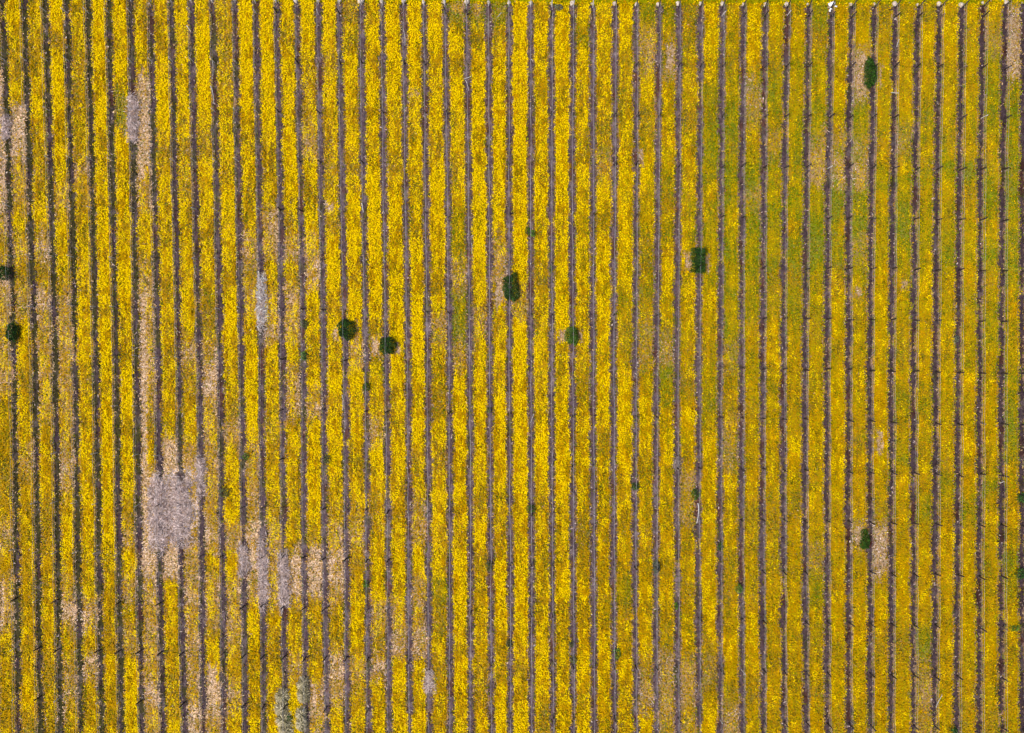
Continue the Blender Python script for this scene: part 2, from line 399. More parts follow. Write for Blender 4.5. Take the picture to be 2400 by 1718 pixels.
def make_soil(i):
    v = np.arange(end_v(row_u(i, 0)) + 4, V_MAX, 4.0)
    cu = row_u(i, v)
    t = np.linspace(-1, 1, 9)
    Uc = cu[:, None] + t[None] * 13.5
    Vv = np.repeat(v[:, None], len(t), 1)
    u = Uc.ravel(); vv = Vv.ravel()
    X, Y = plan(u, vv)
    z = .004 + .13 * np.clip(1 - np.abs(np.tile(t, len(v))) ** 2, 0, 1) * (.4 + .9 * fbm(u / 5., vv / 6., 640))
    off = np.abs(u - np.repeat(cu, len(t)))
    hw = np.where(u < np.repeat(cu, len(t)), half_width(i, 0, vv), half_width(i, 1, vv))
    bare_rim = np.interp(u, [1150, 1800], [.4, 3.4]) * np.clip(fbm(i * 4.4, vv / 45., 670) * 2.2 - .45, 0, 1)
    hw = hw - np.where(u > np.repeat(cu, len(t)), bare_rim, 0)
    edge = np.clip((off - hw + 1.5) / 3., 0, 1)[:, None]
    rim = TANP * (.75 + .5 * vnoise(u / 4., vv / 5., 650))[:, None]
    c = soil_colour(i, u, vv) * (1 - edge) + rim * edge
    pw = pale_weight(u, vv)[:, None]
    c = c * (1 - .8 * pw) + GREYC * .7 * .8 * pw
    V = np.stack([X, Y, z], 1)
    F = grid_faces(len(v), len(t))
    # litter, dead weeds and clods on the strip
    n = int((v[-1] - v[0]) * 1.5)
    lv = RNG.uniform(v[0], v[-1], n)
    side = RNG.integers(0, 2, n)
    hwl = np.where(side == 0, half_width(i, 0, lv), half_width(i, 1, lv) - np.interp(row_u(i, lv), [1150, 1800], [.4, 3.0]))
    lu = row_u(i, lv) + np.where(side == 0, -1, 1) * hwl * np.sqrt(RNG.random(n)) * 1.05
    lx, ly = plan(lu, lv)
    cc = soil_colour(i, lu, lv) * RNG.uniform(.6, 1.5, n)[:, None]
    hi = RNG.random(n) < np.interp(lu, [0, 600, 1500, 2400], [.04, .07, .08, .03])
    cc[hi] = GREYC * RNG.uniform(.5, 1.1, hi.sum())[:, None]
    gr = RNG.random(n) < .06
    cc[gr] = LEAFM * RNG.uniform(.5, 1.2, gr.sum())[:, None]
    tn = RNG.random(n) < .04
    cc[tn] = TANC * RNG.uniform(.7, 1.2, tn.sum())[:, None]
    pl = RNG.random(n) < pale_weight(lu, lv)
    cc[pl] = GREYL * RNG.uniform(.5, .9, pl.sum())[:, None]
    Q = flat_quads(lx, ly, RNG.uniform(.06, .26, n), RNG.uniform(.14, .42, n), RNG.uniform(.05, .16, n), RNG.uniform(0, math.pi, n), .35)
    Vall = np.concatenate([V, Q.reshape(-1, 3)])
    Fall = np.concatenate([F, np.arange(4 * n).reshape(n, 4) + len(V)])
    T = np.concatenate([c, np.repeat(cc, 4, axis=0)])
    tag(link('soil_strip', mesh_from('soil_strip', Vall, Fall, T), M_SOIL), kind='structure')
for i in range(-EXTRA, NR + EXTRA):
    make_soil(i)

# ------------------------------------------------------------------ flower strips
def scatter_cover(k, u, v, lat, dens_mul=1.0):
    """cover pieces at plan points; lat = distance to the strip edge (plan steps)"""
    n = len(u)
    p = params(k, u, v)
    b, o, g, t, gy = p.T
    shy = np.clip(lat / 3.2 + .35, 0, 1)
    rimtan = np.clip(1 - lat / 3.5, 0, 1) * np.interp(u, [0, 700, 1300, 2400], [.30, .22, .32, .42]) * np.clip(fbm(u / 6., v / 40., 700) * 2 - .4, 0, 1)
    mixed = np.clip(1 - np.abs(t - .5) / .42, 0, 1)
    mid = np.clip(lat / 9., 0, 1)
    t = t * (1 - mixed * (.75 * mid - .15)); b = b + mixed * (.42 * mid - .12)
    t = np.clip(t + rimtan, 0, 1.1)
    roll = RNG.random(n)
    bl = roll < np.clip(b * .86 * shy * (1 - .5 * rimtan), 0, .93) * dens_mul
    bl &= roll < np.clip(1.12 - t * .85, 0.02, 1)
    x, y = plan(u, v)
    col = np.zeros((n, 3)); z = np.zeros(n); ln = np.zeros(n); wd = np.zeros(n); tilt = np.zeros(n)
    # blossoms
    m = bl; nm = m.sum()
    um, vm = u[m], v[m]
    vignette = np.interp(um, [0, 450, 1250, 1550, 1900, 2400], [.78, 1.02, 1.15, .72, .46, .40]) * np.interp(vm, [0, 700, 1300, 1718], [1.08, 1.02, .70, .66])  # lens vignette put into blossom colour, duller toward the sides and bottom
    bright = np.clip(b[m] - .38, .02, .7) * vignette
    # bloom grows in drifts: neighbouring plants share their tone
    d1 = fbm(um / 10., vm / 19., 1200, 2) * .82 + RNG.random(nm) * .18
    wts = np.stack([bright ** 1.5 * 4.4, .40 + 0 * bright, .10 + np.clip(.62 - bright, 0, .6) * .75 + np.clip(o[m], 0, 1) * .35], 1)
    cw = np.cumsum(wts, 1); cw /= cw[:, -1:]
    q = np.clip((d1 - .5) * 2.1 + .5, 0, .999)
    ch = (q[:, None] > cw).sum(1)
    alt = RNG.random(nm)
    olive = np.clip(.03 + g[m] * .8 + np.interp(um, [1250, 1900], [0, .42]) * np.clip(fbm(um / 30., vm / 45., 1400, 3) * 2.4 - .5, 0, 1), 0, .8)
    ch = np.where(alt < olive, 4, ch)
    ch = np.where(alt > 1 - np.clip(o[m], 0, 1) * .13, 3, ch)
    cols = np.stack([YELLOW, GOLD, DEEP, ORANGE, OLIVEY])[ch]
    col[m] = cols * RNG.uniform(.88, 1.09, nm)[:, None]
    z[m] = .14 + RNG.random(nm) ** .7 * .30
    ln[m] = RNG.uniform(.09, .185, nm); wd[m] = RNG.uniform(.07, .135, nm); tilt[m] = .26
    # the rest: leaves, dry straw
    r = ~bl; nr = r.sum()
    ch = pick(np.stack([.16 + g[r] * .08, .24 + g[r] * .5, .08 + g[r] * 1.6, t[r] ** 1.3 * 3.2, t[r] ** 1.5 * 1.6 + t[r] ** 5 * 2.4, gy[r] * 9, .08 + t[r] * .25, .7 + o[r] * .6 + 0 * g[r]], 1))
    cols = np.stack([LEAFD, LEAFM, LEAFL, TANC, TANL, GREYL, C(.17, .105, .07), MUSTARD])[ch]
    lush = (ch <= 2) & (fbm(u[r] / 11., v[r] / 17., 1300, 3) > .57 - .16 * np.clip(g[r], 0, 1))
    cols[lush] *= C(.76, .90, 1.3)
    must = ch == 7
    pale = np.interp(u[r], [0, 900, 1400, 2400], [1.32, 1.2, .82, .72]) * np.interp(v[r], [0, 700, 1200], [.95, 1, 1.06])
    col[r] = cols * RNG.uniform(.65, 1.2, nr)[:, None] * np.where((ch >= 3) & (ch <= 4), pale, 1)[:, None]
    straw = (ch >= 3) & ~must
    z[r] = np.where(straw, RNG.uniform(.04, .14, nr), RNG.uniform(.06, .26, nr))
    ln[r] = np.where(straw, RNG.uniform(.16, .45, nr), RNG.uniform(.11, .23, nr))
    wd[r] = np.where(straw, RNG.uniform(.05, .11, nr), RNG.uniform(.07, .14, nr))
    tilt[r] = np.where(straw, .2, .5)
    rot = RNG.uniform(0, math.pi, n)
    return flat_quads(x, y, z, ln, wd, rot, tilt), col

def base_colour(k, u, v, lat):
    p = params(k, u, v)
    b, o, g, t, gy = p.T
    green = (LEAFM * .35 + MUSTARD * .3)[None] * (1 - np.clip(g, 0, 1) * .8)[:, None] + (LEAFL * .75)[None] * np.clip(g, 0, 1)[:, None] * .9
    tan = TANC[None] * (.75 + .5 * vnoise(u / 4., v / 5., 720))[:, None]
    tan = tan * (1 - np.clip(gy, 0, 1))[:, None] + GREYC[None] * np.clip(gy, 0, 1)[:, None]
    w = np.clip(t * 1.15 + np.clip(1 - lat / 3., 0, 1) * .4, 0, 1)[:, None]
    bloom = np.clip(b - .35, 0, .65)[:, None] * np.clip(lat / 4., 0, 1)[:, None]
    green = green * (1 - bloom) + (GOLD * .82)[None] * bloom
    return green * (1 - w) + tan * w

look_words = {}
def strip_look(k):
    s = ''.join(GRID[r][min(max(k + 1, 0), 48)] for r in range(28))
    bare = sum(s.count(c) for c in 'tTa'); green = sum(s.count(c) for c in 'gG')
    if s.count('a'): return 'yellow flower strip broken by grey dead grass'
    if bare >= 14: return 'sparse flower strip, mostly tan dry grass'
    if s.count('Y') >= 15: return 'dense bright yellow flower strip'
    if green >= 8: return 'greenish yellow flower strip with grassy stretches'
    if bare >= 8: return 'yellow flower strip with tan bare patches'
    if s.count('Y') >= 8: return 'bright yellow flower strip'
    return 'golden yellow flower strip'

def make_strip(k):
    """strip between row k and row k+1"""
    v = np.arange(end_v(row_u(k, 0)) - 2, V_MAX, 4.5)
    L = row_u(k, v) + half_width(k, 1, v); R = row_u(k + 1, v) - half_width(k + 1, 0, v)
    t = np.linspace(0, 1, 9)
    U = L[:, None] + (R - L)[:, None] * t[None]
    u = U.ravel(); vv = np.repeat(v, len(t))
    lat = np.minimum(u - np.repeat(L, len(t)), np.repeat(R, len(t)) - u)
    p = params(k, u, vv)
    X, Y = plan(u, vv)
    z = .025 + .12 * np.clip(lat / 5., 0, 1) * np.clip(1 - p[:, 3], .15, 1) * (.3 + 1.2 * fbm(u / 5., vv / 5., 730))
    base = np.stack([X, Y, z], 1); F = grid_faces(len(v), len(t)); cb = base_colour(k, u, vv, lat)
    inview = -1 <= k <= NR - 1
    n = 23500 if inview else 9000
    sv = RNG.uniform(v[0], v[-1], n)
    l2 = row_u(k, sv) + half_width(k, 1, sv); r2 = row_u(k + 1, sv) - half_width(k + 1, 0, sv)
    spill = 3.4
    su = l2 - spill + (r2 - l2 + 2 * spill) * RNG.random(n)
    Q, c = scatter_cover(k, su, sv, np.minimum(su - l2, r2 - su))
    Vall = np.concatenate([base, Q.reshape(-1, 3)])
    Fall = np.concatenate([F, np.arange(4 * n).reshape(n, 4) + len(base)])
    T = np.concatenate([cb, np.repeat(c, 4, axis=0)])
    o = link('flower_strip', mesh_from('flower_strip', Vall, Fall, T), M_FLOWER)
    if 0 <= k <= NR - 2:
        if k + 1 <= 24: where = f'between the {ORD[k]} and {ORD[k + 1]} rows from the left'
        elif k >= 24: where = f'between the {ORD[NR - 1 - k]} and {ORD[NR - 2 - k]} rows from the right'
        tag(o, f'{strip_look(k)} {where}', 'flower strip', 'flower strips between the trellis rows', 'stuff')
    elif k == -1:
        tag(o, 'narrow sliver of patchy flower strip along the left edge', 'flower strip', 'flower strips between the trellis rows', 'stuff')
    else:
        tag(o, 'yellow flower strip beyond the outermost trellis rows', 'flower strip', 'flower strips between the trellis rows', 'stuff')
for k in range(-EXTRA, NR + EXTRA - 1):
    make_strip(k)

def make_verge():
    """headland of flowers past the row ends"""
    n = 26000
    u = RNG.uniform(-140, 2540, n); v = end_v(u) + 3 - RNG.random(n) * 110
    x, y = plan(u, v)
    dens = fbm(u / 30., v / 16., 800); gr = fbm(u / 22., v / 14., 810)
    ch = pick(np.stack([np.clip(dens - .2, .05, 1) * 1.1, .75 + 0 * u, .2 + 0 * u, .45 + gr * .5, .12 + 0 * u, .15 + gr * .4, .25 + gr * .6, .10 + 0 * u], 1))
    c = np.stack([YELLOW, GOLD, ORANGE, OLIVEY, LEAFD, LEAFM, LEAFL, TANC])[ch] * RNG.uniform(.65, 1.1, n)[:, None]
    Q = flat_quads(x, y, np.where(ch < 4, RNG.uniform(.14, .4, n), RNG.uniform(.06, .24, n)), RNG.uniform(.14, .26, n), RNG.uniform(.1, .19, n), RNG.uniform(0, 3.14, n), .45)
    bu = np.arange(-140, 2541, 10.); t = np.linspace(0, 1, 14)
    U = np.repeat(bu[:, None], len(t), 1); Vv = end_v(U) + 3 - t[None] * 112
    X, Y = plan(U.ravel(), Vv.ravel())
    z = .03 + .1 * fbm(U.ravel() / 6, Vv.ravel() / 6, 820)
    base = np.stack([X, Y, z], 1)
    cb = np.tile(LEAFL * .6 + MUSTARD * .3, (len(base), 1)) * (.7 + .8 * fbm(U.ravel() / 9, Vv.ravel() / 9, 830))[:, None]
    me = mesh_from('flower_verge', np.concatenate([base, Q.reshape(-1, 3)]), np.concatenate([grid_faces(len(bu), len(t)), np.arange(4 * n).reshape(n, 4) + len(base)]),
                   np.concatenate([cb, np.repeat(c, 4, axis=0)]))
    tag(link('flower_verge', me, M_FLOWER), 'green and yellow flowering verge past the white stones at the row ends', 'flower verge', None, 'stuff')
make_verge()

# ------------------------------------------------------------------ trellis rows
def tube(points, radii, sides=6, cap=True):
    P = np.asarray(points, float); n = len(P)
    radii = np.broadcast_to(np.asarray(radii, float), (n,))
    D = np.gradient(P, axis=0); D /= np.linalg.norm(D, axis=1)[:, None]
    ref = np.array([0, 0, 1.0]) if abs(D[0, 2]) < .8 else np.array([1.0, 0, 0])
    A = np.cross(D, ref); A /= np.linalg.norm(A, axis=1)[:, None]
    B = np.cross(D, A)
    th = np.linspace(0, 2 * np.pi, sides, endpoint=False)
    V = P[:, None] + radii[:, None, None] * (np.cos(th)[None, :, None] * A[:, None] + np.sin(th)[None, :, None] * B[:, None])
    V = V.reshape(-1, 3)
    F = []
    for a in range(n - 1):
        for s in range(sides):
            s2 = (s + 1) % sides
            F.append((a * sides + s, a * sides + s2, (a + 1) * sides + s2, (a + 1) * sides + s))
    V = list(map(tuple, V))
    if cap:
        for e, ring in ((0, 0), (n - 1, (n - 1) * sides)):
            V.append(tuple(P[e])); c = len(V) - 1
            for s in range(sides):
                F.append((ring + s, ring + (s + 1) % sides, c))
    return V, F

def py_mesh(name, V, F, smooth=True):
    me = bpy.data.meshes.new(name)
    me.from_pydata(V, [], F)
    me.update()
    if smooth: me.polygons.foreach_set('use_smooth', np.ones(len(F), bool))
    return me

def post_mesh(name, h, r0, r1, mat, bend=0.02, sides=7):
    P = [(bend * math.sin(3 * t), bend * math.cos(2 * t) - bend, -.1 + (h + .1) * t) for t in np.linspace(0, 1, 5)]
    me = py_mesh(name, *tube(P, np.linspace(r0, r1, 5), sides))
    me.materials.append(mat)
    return me
POST = {'dark': [post_mesh('post', 1.62, .10, .085, M_WOOD_DARK), post_mesh('post', 1.48, .09, .08, M_WOOD_DARK, .04)],
        'mid': [post_mesh('post', 1.42, .07, .06, M_WOOD_MID)],
        'pale': [post_mesh('post', 1.55, .055, .05, M_POST_PALE), post_mesh('post', 1.4, .05, .045, M_POST_PALE, .03)]}
END_POST = {'dark': post_mesh('end_post', 1.7, .085, .07, M_WOOD_DARK), 'pale': post_mesh('end_post', 1.6, .06, .05, M_POST_PALE)}

def post_v(u, k):
    return (143 + .008 * u) + k * (114.3 + 4.1 * u / 2150)

ROW_NOTES = {}
def make_trellis(i):
    rng = random.Random(100 + i)
    v0 = float(end_v(row_u(i, 0))); vm = 860
    cx, cy = map(float, plan(row_u(i, vm), vm))
    root = empty('trellis', (cx, cy, 0))
    u0 = float(row_u(i, vm))
    inview = 0 <= i < NR
    # wires
    vv = np.arange(v0 + 3, V_MAX, 20.)
    wx, wy = plan(row_u(i, vv), vv)
    for h, r in ((1.32, .010), (.85, .007)):
        zz = h + .03 * np.sin(vv / 18.5 + i) + (vnoise(i * 3, vv / 60., 900) - .5) * .08
        lat = (vnoise(i * 2.2 + h, vv / 45., 910) - .5) * .16
        P = np.stack([wx - cx + lat, wy - cy, zz], 1)
        V, F = tube(P, r, 4)
        link('wire', py_mesh('wire', V, F), M_WIRE, root)
    # posts along the row
    for k in range(-1, 15):
        v = post_v(u0, k) + rng.uniform(-2, 2)
        if v < v0 + 25 or v > V_MAX: continue
        u = float(row_u(i, v))
        if rng.random() < (.06 if u > 1750 else .5 if 900 < u < 1650 else .12): continue
        if u < 640 and v < 1300: kind = rng.choices(('pale', 'mid'), (8, 2))[0]
        elif u < 1000: kind = rng.choices(('pale', 'mid', 'dark'), (3, 2, 5))[0]
        elif u < 1750: kind = rng.choices(('mid', 'dark', 'pale'), (3, 6, 1))[0]
        else: kind = rng.choices(('dark', 'mid', 'pale'), (12, 1, .35))[0]
        x, y = map(float, plan(u, v))
        p = link('post', rng.choice(POST[kind]), None, root, (x - cx + rng.uniform(-.05, .05), y - cy, 0))
        p.rotation_euler = (rng.uniform(-.07, .07), rng.uniform(-.07, .07), rng.uniform(0, 6.28))
    # leaning end post
    e = link('end_post', END_POST['dark' if u0 > 1400 else 'pale'], None, root, (*map(float, np.array(plan(row_u(i, v0), v0 + 8)) - (cx, cy)), 0))
    e.rotation_euler = (-.28 + rng.uniform(-.08, .08), rng.uniform(-.05, .05) + (.12 if u0 > 2000 else 0), 0)
    # dormant vine canes tied along the wires
    n = 620
    cv = RNG.uniform(v0 + 6, V_MAX, n)
    gap = pale_weight(row_u(i, cv), cv) < .5
    cv = cv[gap]; n = len(cv)
    x, y = plan(row_u(i, cv), cv)
    P = np.stack([x - cx + RNG.normal(0, .17, n), y - cy, RNG.uniform(.45, 1.15, n)], 1)
    D = np.stack([RNG.normal(0, .55, n), RNG.normal(0, 1, n), RNG.normal(0, .35, n)], 1)
    Q = free_quads(P, RNG.uniform(.4, 1.0, n), RNG.uniform(.018, .04, n), D)
    c = np.where((RNG.random(n) < .45)[:, None], C(.20, .17, .165), C(.08, .058, .056)) * RNG.uniform(.6, 1.2, n)[:, None]
    tag(link('vine_canes', quads_mesh('vine_canes', Q, c), M_CANE, root), kind='stuff')
    if inview:
        note = ROW_NOTES.get(i, 'thin wires on small posts over a dark soil strip')
        tag(root, f'{row_words(i)}, {note}', 'trellis', 'vineyard trellis rows')
    else:
        tag(root, f'{["closest", "next but one", "third"][min(abs(i + 1), abs(i - NR)) if (i < 0 or i >= NR) else 0]} trellis row past the {"left" if i < 0 else "right"} edge of the field', 'trellis', 'vineyard trellis rows')

# ------------------------------------------------------------------ shrubs
GREENS = {'dark': (C(.010, .034, .006), C(.022, .076, .012), C(.055, .145, .022)),  # third tone of each set: lit leaf highlights painted into the colour
          'deep': (C(.014, .042, .005), C(.030, .085, .008), C(.065, .150, .016)),
          'mid': (C(.030, .08, .010), C(.066, .155, .017), C(.125, .235, .030)),
          'olive': (C(.045, .055, .022), C(.085, .105, .036), C(.15, .17, .065)),
          'bright': (C(.03, .07, .006), C(.075, .17, .010), C(.14, .28, .02)),
          'grey': (C(.06, .07, .048), C(.11, .13, .085), C(.19, .21, .16))}
# u0, u1, v0, v1, colour, outline power, height, label
SHRUBS = [
 (2026,2057,132,212,'deep',2.0,1.5,'tall lens-shaped dark green shrub with bare tan soil on its left side'),
 (1619,1654,579,640,'dark',5.0,1.5,'dark green box-shaped shrub with tan soil patches on both sides'),
 (1180,1216,641,706,'dark',3.2,1.5,'dark green oblong shrub mid-field beside a tan patch in a bright yellow strip'),
 (1325,1356,767,808,'mid',2.4,1.3,'mid green rounded shrub east of the field centre, paler than its big neighbours'),
 (790,830,746,798,'dark',2.4,1.5,'large rounded dark green shrub, upper of the pair left of the field centre'),
 (888,927,789,832,'dark',2.8,1.4,'squat dark green shrub, lower of the pair left of the field centre'),
 (-8,23,622,656,'dark',2.4,1.3,'upper dark green shrub cut by the left edge of the field'),
 (12,42,757,801,'dark',2.2,1.4,'ragged dark green shrub beside the first row at the left, below another shrub'),
 (2018,2039,1243,1293,'deep',2.4,1.3,'narrow dark green shrub with a reddish clump on its right, beside a long tan patch'),
 (2384,2412,1156,1177,'dark',2.2,1.2,'dark green shrub cut by the right edge, upper of two'),
 (2381,2406,1334,1357,'dark',2.2,1.2,'dark green shrub cut by the right edge, lower of two'),
 (1620,1641,1144,1172,'deep',2.4,1.1,'small dark green shrub just above the long white pole'),
 (1480,1499,1132,1149,'deep',2.2,.9,'small olive shrub left of the long white pole, two rows away'),
 (1233,1257,1183,1201,'deep',2.2,.9,'small flat dark green shrub at the foot of the brightest yellow strip'),
 (1682,1696,1272,1291,'deep',2.2,.9,'small dark shrub one row right and below the long white pole'),
 (1724,1741,1368,1391,'mid',2.2,1.0,'small leafy green shrub low in the right half with a wire along its right side'),
 (1530,1548,1314,1346,'grey',2.2,.8,'grey green low shrub tall along its row, south of the field centre'),
 (1580,1590,1413,1430,'bright',2.2,.7,'tiny vivid green shrub in the dark strip right of the grey green shrub'),
 (1440,1455,1519,1546,'mid',2.2,.8,'small green shrub at the strip edge, lower middle of the field'),
 (1331,1346,1503,1517,'olive',2.2,.7,'small olive green shrub in the soil strip, lower middle of the field'),
 (1336,1352,1538,1556,'olive',2.2,.7,'faint olive green shrub right below another one on the same soil strip'),
 (510,539,1142,1168,'olive',2.2,.9,'olive green shrub across a soil strip, right of the big grey straw patch'),
 (569,584,1062,1078,'mid',2.2,.8,'small green shrub at the soil strip edge, up and right of the straw patch'),
 (756,775,1067,1087,'olive',2.2,.9,'olive shrub with tan twigs straddling a soil strip, left middle of the field'),
 (850,866,896,916,'deep',2.2,.9,'small deep green shrub below the squat dark shrub'),
 (702,723,749,767,'olive',2.2,.9,'upper of two small olive green shrubs left of the large rounded shrub'),
 (704,719,821,845,'mid',2.2,.8,'lower of two small green shrubs left of the large rounded shrub'),
 (849,864,1361,1379,'bright',2.2,.7,'small bright green shrub beside a soil strip, lower left of centre'),
 (1231,1243,532,550,'deep',2.2,.8,'left half of the split shrub at the edge of the brightest yellow strip'),
 (1243,1255,539,556,'mid',2.2,.8,'right half of the split shrub at the edge of the brightest yellow strip'),
 (1286,1294,620,640,'olive',2.2,.6,'very small blue green shrub on a soil strip right of the oblong shrub'),
 (2235,2249,786,804,'grey',2.2,.8,'pale grey green shrub in the fourth soil strip from the right'),
 (2226,2246,1704,1722,'dark',2.2,.9,'dark shrub cut by the bottom edge near the right corner'),
 (1138,1153,1314,1342,'olive',2.2,.8,'low olive shrub at the left of a soil strip, bottom centre of the field'),
 (1140,1152,955,968,'olive',2.2,.7,'tiny olive shrub at a soil strip edge, just left of the brightest yellow strip'),
 (1185,1200,1498,1518,'olive',2.2,.7,'tiny dark olive shrub on the central soil strip near the bottom'),
 (662,684,1676,1690,'deep',2.2,.8,'dark green bush growing through the grey green tussocks'),
 (1299,1320,8,24,'grey',2.2,.8,'grey green tuft of a shrub beside a white stone at the top'),
 (2368,2392,1465,1480,'mid',2.2,.8,'small green shrub in the last soil strip at the right'),
]
def make_shrub(u0, u1, v0, v1, colour, power, h, label):
    cu, cv = (u0 + u1) / 2, (v0 + v1) / 2
    lean = 1 - .65 * h / CAM_H                        # surveyed at crown height; back to the foot of the shrub
    cu, cv = 1200 + (cu - 1200) * lean, 859 + (cv - 859) * lean
    cx, cy = map(float, plan(cu, cv))
    a, b = (u1 - u0) / 2 * S, (v1 - v0) / 2 * S
    root = empty('shrub', (cx, cy, 0))
    area = math.pi * a * b
    n = int(420 * area + 60) if max(a, b) > .85 else int(170 * area + 50)
    th = RNG.uniform(0, 2 * np.pi, n)
    rr = RNG.random(n) ** .42
    sup = (np.abs(np.cos(th)) ** power + np.abs(np.sin(th)) ** power) ** (-1 / power)
    sd = int(u0)
    wob = 1 + (vnoise(np.cos(th) * 2.2 + 5, np.sin(th) * 2.2 + 9, sd) - .5) * .42 + (vnoise(np.cos(th) * 6 + 5, np.sin(th) * 6 + 9, sd) - .5) * .22
    x = a * .95 * sup * rr * wob * np.cos(th); y = b * .95 * sup * rr * wob * np.sin(th)
    if power >= 4:                                    # clipped to a box
        x = a * .93 * RNG.uniform(-1, 1, n) * (1 + .10 * (vnoise(y * 3, x * 0 + 3, sd) - .5)); y = b * .95 * RNG.uniform(-1, 1, n) * (1 + .12 * (vnoise(x * 3 + 9, x * 0 + 5, sd) - .5)); x += RNG.normal(0, .05, n); y += RNG.normal(0, .05, n)
        rr = np.maximum(np.abs(x / a), np.abs(y / b)) ** 2
    if 'lens' in label:
        x = np.where(x > 0, x, x * .8) - np.abs(y) / b * .25 * a * (x > 0)
    top = h * np.sqrt(np.clip(1 - (rr * .93) ** 3, .02, 1)) * (.75 + .4 * vnoise(x * 1.9 + 20, y * 1.9 + 20, sd + 1))
    z = top * np.clip(1 - RNG.exponential(.16, n), .12, 1)
    lump = vnoise(x * 3.2 + 40, y * 3.2 + 40, sd + 2)
    G = GREENS[colour]
    ch = pick(np.stack([.45 + 0 * x, .55 + .3 * lump, .05 + .75 * lump ** 2], 1))
    c = np.stack(G)[ch] * RNG.uniform(.7, 1.25, n)[:, None] * (1.0 if max(a, b) > .85 else 1.45)
    D = RNG.normal(0, 1, (n, 3)); D[:, 2] *= .45
    D[:, 0] += x / max(a, .1) * .9; D[:, 1] += y / max(b, .1) * .9
    Q = free_quads(np.stack([x, y, z], 1), RNG.uniform(.12, .26, n), RNG.uniform(.06, .12, n), D)
    link('crown', quads_mesh('crown', Q, c), M_LEAF, root)
    # woody stems
    V, F = [], []
    for s in range(4):
        ang = s * 1.57 + .4
        ex, ey = a * .55 * math.cos(ang), b * .55 * math.sin(ang)
        v_, f_ = tube([(0.02 * s, 0, -.05), (ex * .35, ey * .35, h * .35), (ex, ey, h * .7)], [.05, .035, .015], 5)
        F += [tuple(q + len(V) for q in f) for f in f_]; V += v_
    link('stem', py_mesh('stem', V, F), M_STEM, root)
    tag(root, label, 'shrub', 'shrubs among the vineyard rows')
    return root

# which row carries which shrub, for the row labels
def nearest_row(u, v):
    return int(np.argmin([abs(row_u(i, v) - u) for i in range(NR)]))
for s in SHRUBS[:9]:
    i = nearest_row((s[0] + s[1]) / 2, (s[2] + s[3]) / 2)
    if i not in ROW_NOTES:
        ROW_NOTES[i] = {2026: 'running past the tall lens-shaped shrub', 1619: 'wire crossing the box-shaped dark shrub', 1180: 'wire crossing the oblong dark shrub',
                        1325: 'wire crossing the mid green rounded shrub', 790: 'wires over the large rounded shrub', 888: 'wires over the squat dark shrub',
                        -8: 'two dark shrubs along it', 12: 'two dark shrubs along it', 2018: 'beside the narrow shrub with the red clump'}[s[0]]
ROW_NOTES.update({6: 'its pale posts beside a grey straw patch', 8: 'small posts standing in the big grey straw patch', 12: 'running over two pale straw heaps', 33: ROW_NOTES.get(33, 'with a long white pole leaning beside it')})
for i in range(-EXTRA, NR + EXTRA):
    make_trellis(i)
for s in SHRUBS:
    make_shrub(*s)

# reddish dead clump by the narrow shrub
def clump_quads(cu, cv, ru, rv, n, h, cols, ln, wd):
    x, y = RNG.normal(0, ru * S / 2, n), RNG.normal(0, rv * S / 2, n)
    z = np.abs(RNG.normal(0, h / 2, n)) + .06
    c = np.stack(cols)[RNG.integers(0, len(cols), n)] * RNG.uniform(.7, 1.2, n)[:, None]
    return free_quads(np.stack([x, y, z], 1), RNG.uniform(*ln, n), RNG.uniform(*wd, n)), c
Q, c = clump_quads(2040, 1273, 6, 10, 140, .6, (C(.17, .035, .03), C(.24, .07, .06), C(.12, .03, .02)), (.12, .24), (.06, .12))
o = link('dead_bush', quads_mesh('dead_bush', Q, c), M_LEAF, None, (*map(float, plan(2040, 1273)), 0))
tag(o, 'small reddish brown dead bush tight against the narrow dark green shrub', 'dead bush')

# ------------------------------------------------------------------ dead straw heaps
STRAW = [(299,328,222,336,'pale grey straw heap in a gap near the top left, brown stripes beside it'),
 (5,29,270,333,'small grey straw heap by the left edge beside a square of bare soil'),
 (354,398,1110,1298,'left and longer half of the big grey straw patch, with a post in it'),
 (400,453,1114,1282,'right half of the big grey straw patch, with a post in it'),
 (460,488,1068,1166,'grey straw heap joined to the upper right of the big straw patch'),
 (559,585,1268,1350,'leftmost of three long straw heaps on adjacent rows, lower left'),
 (602,628,642,780,'whitest straw heap, long and alone in the upper left of the field'),
 (606,632,1250,1428,'middle and longest of three long straw heaps on adjacent rows, lower left'),
 (652,682,1286,1436,'rightmost of three long straw heaps on adjacent rows, lower left'),
 (992,1021,1567,1622,'short pale straw heap alone at the bottom, left of centre'),
 (1573,1596,1069,1099,'dark grey round straw clump on a soil strip, right of centre')]
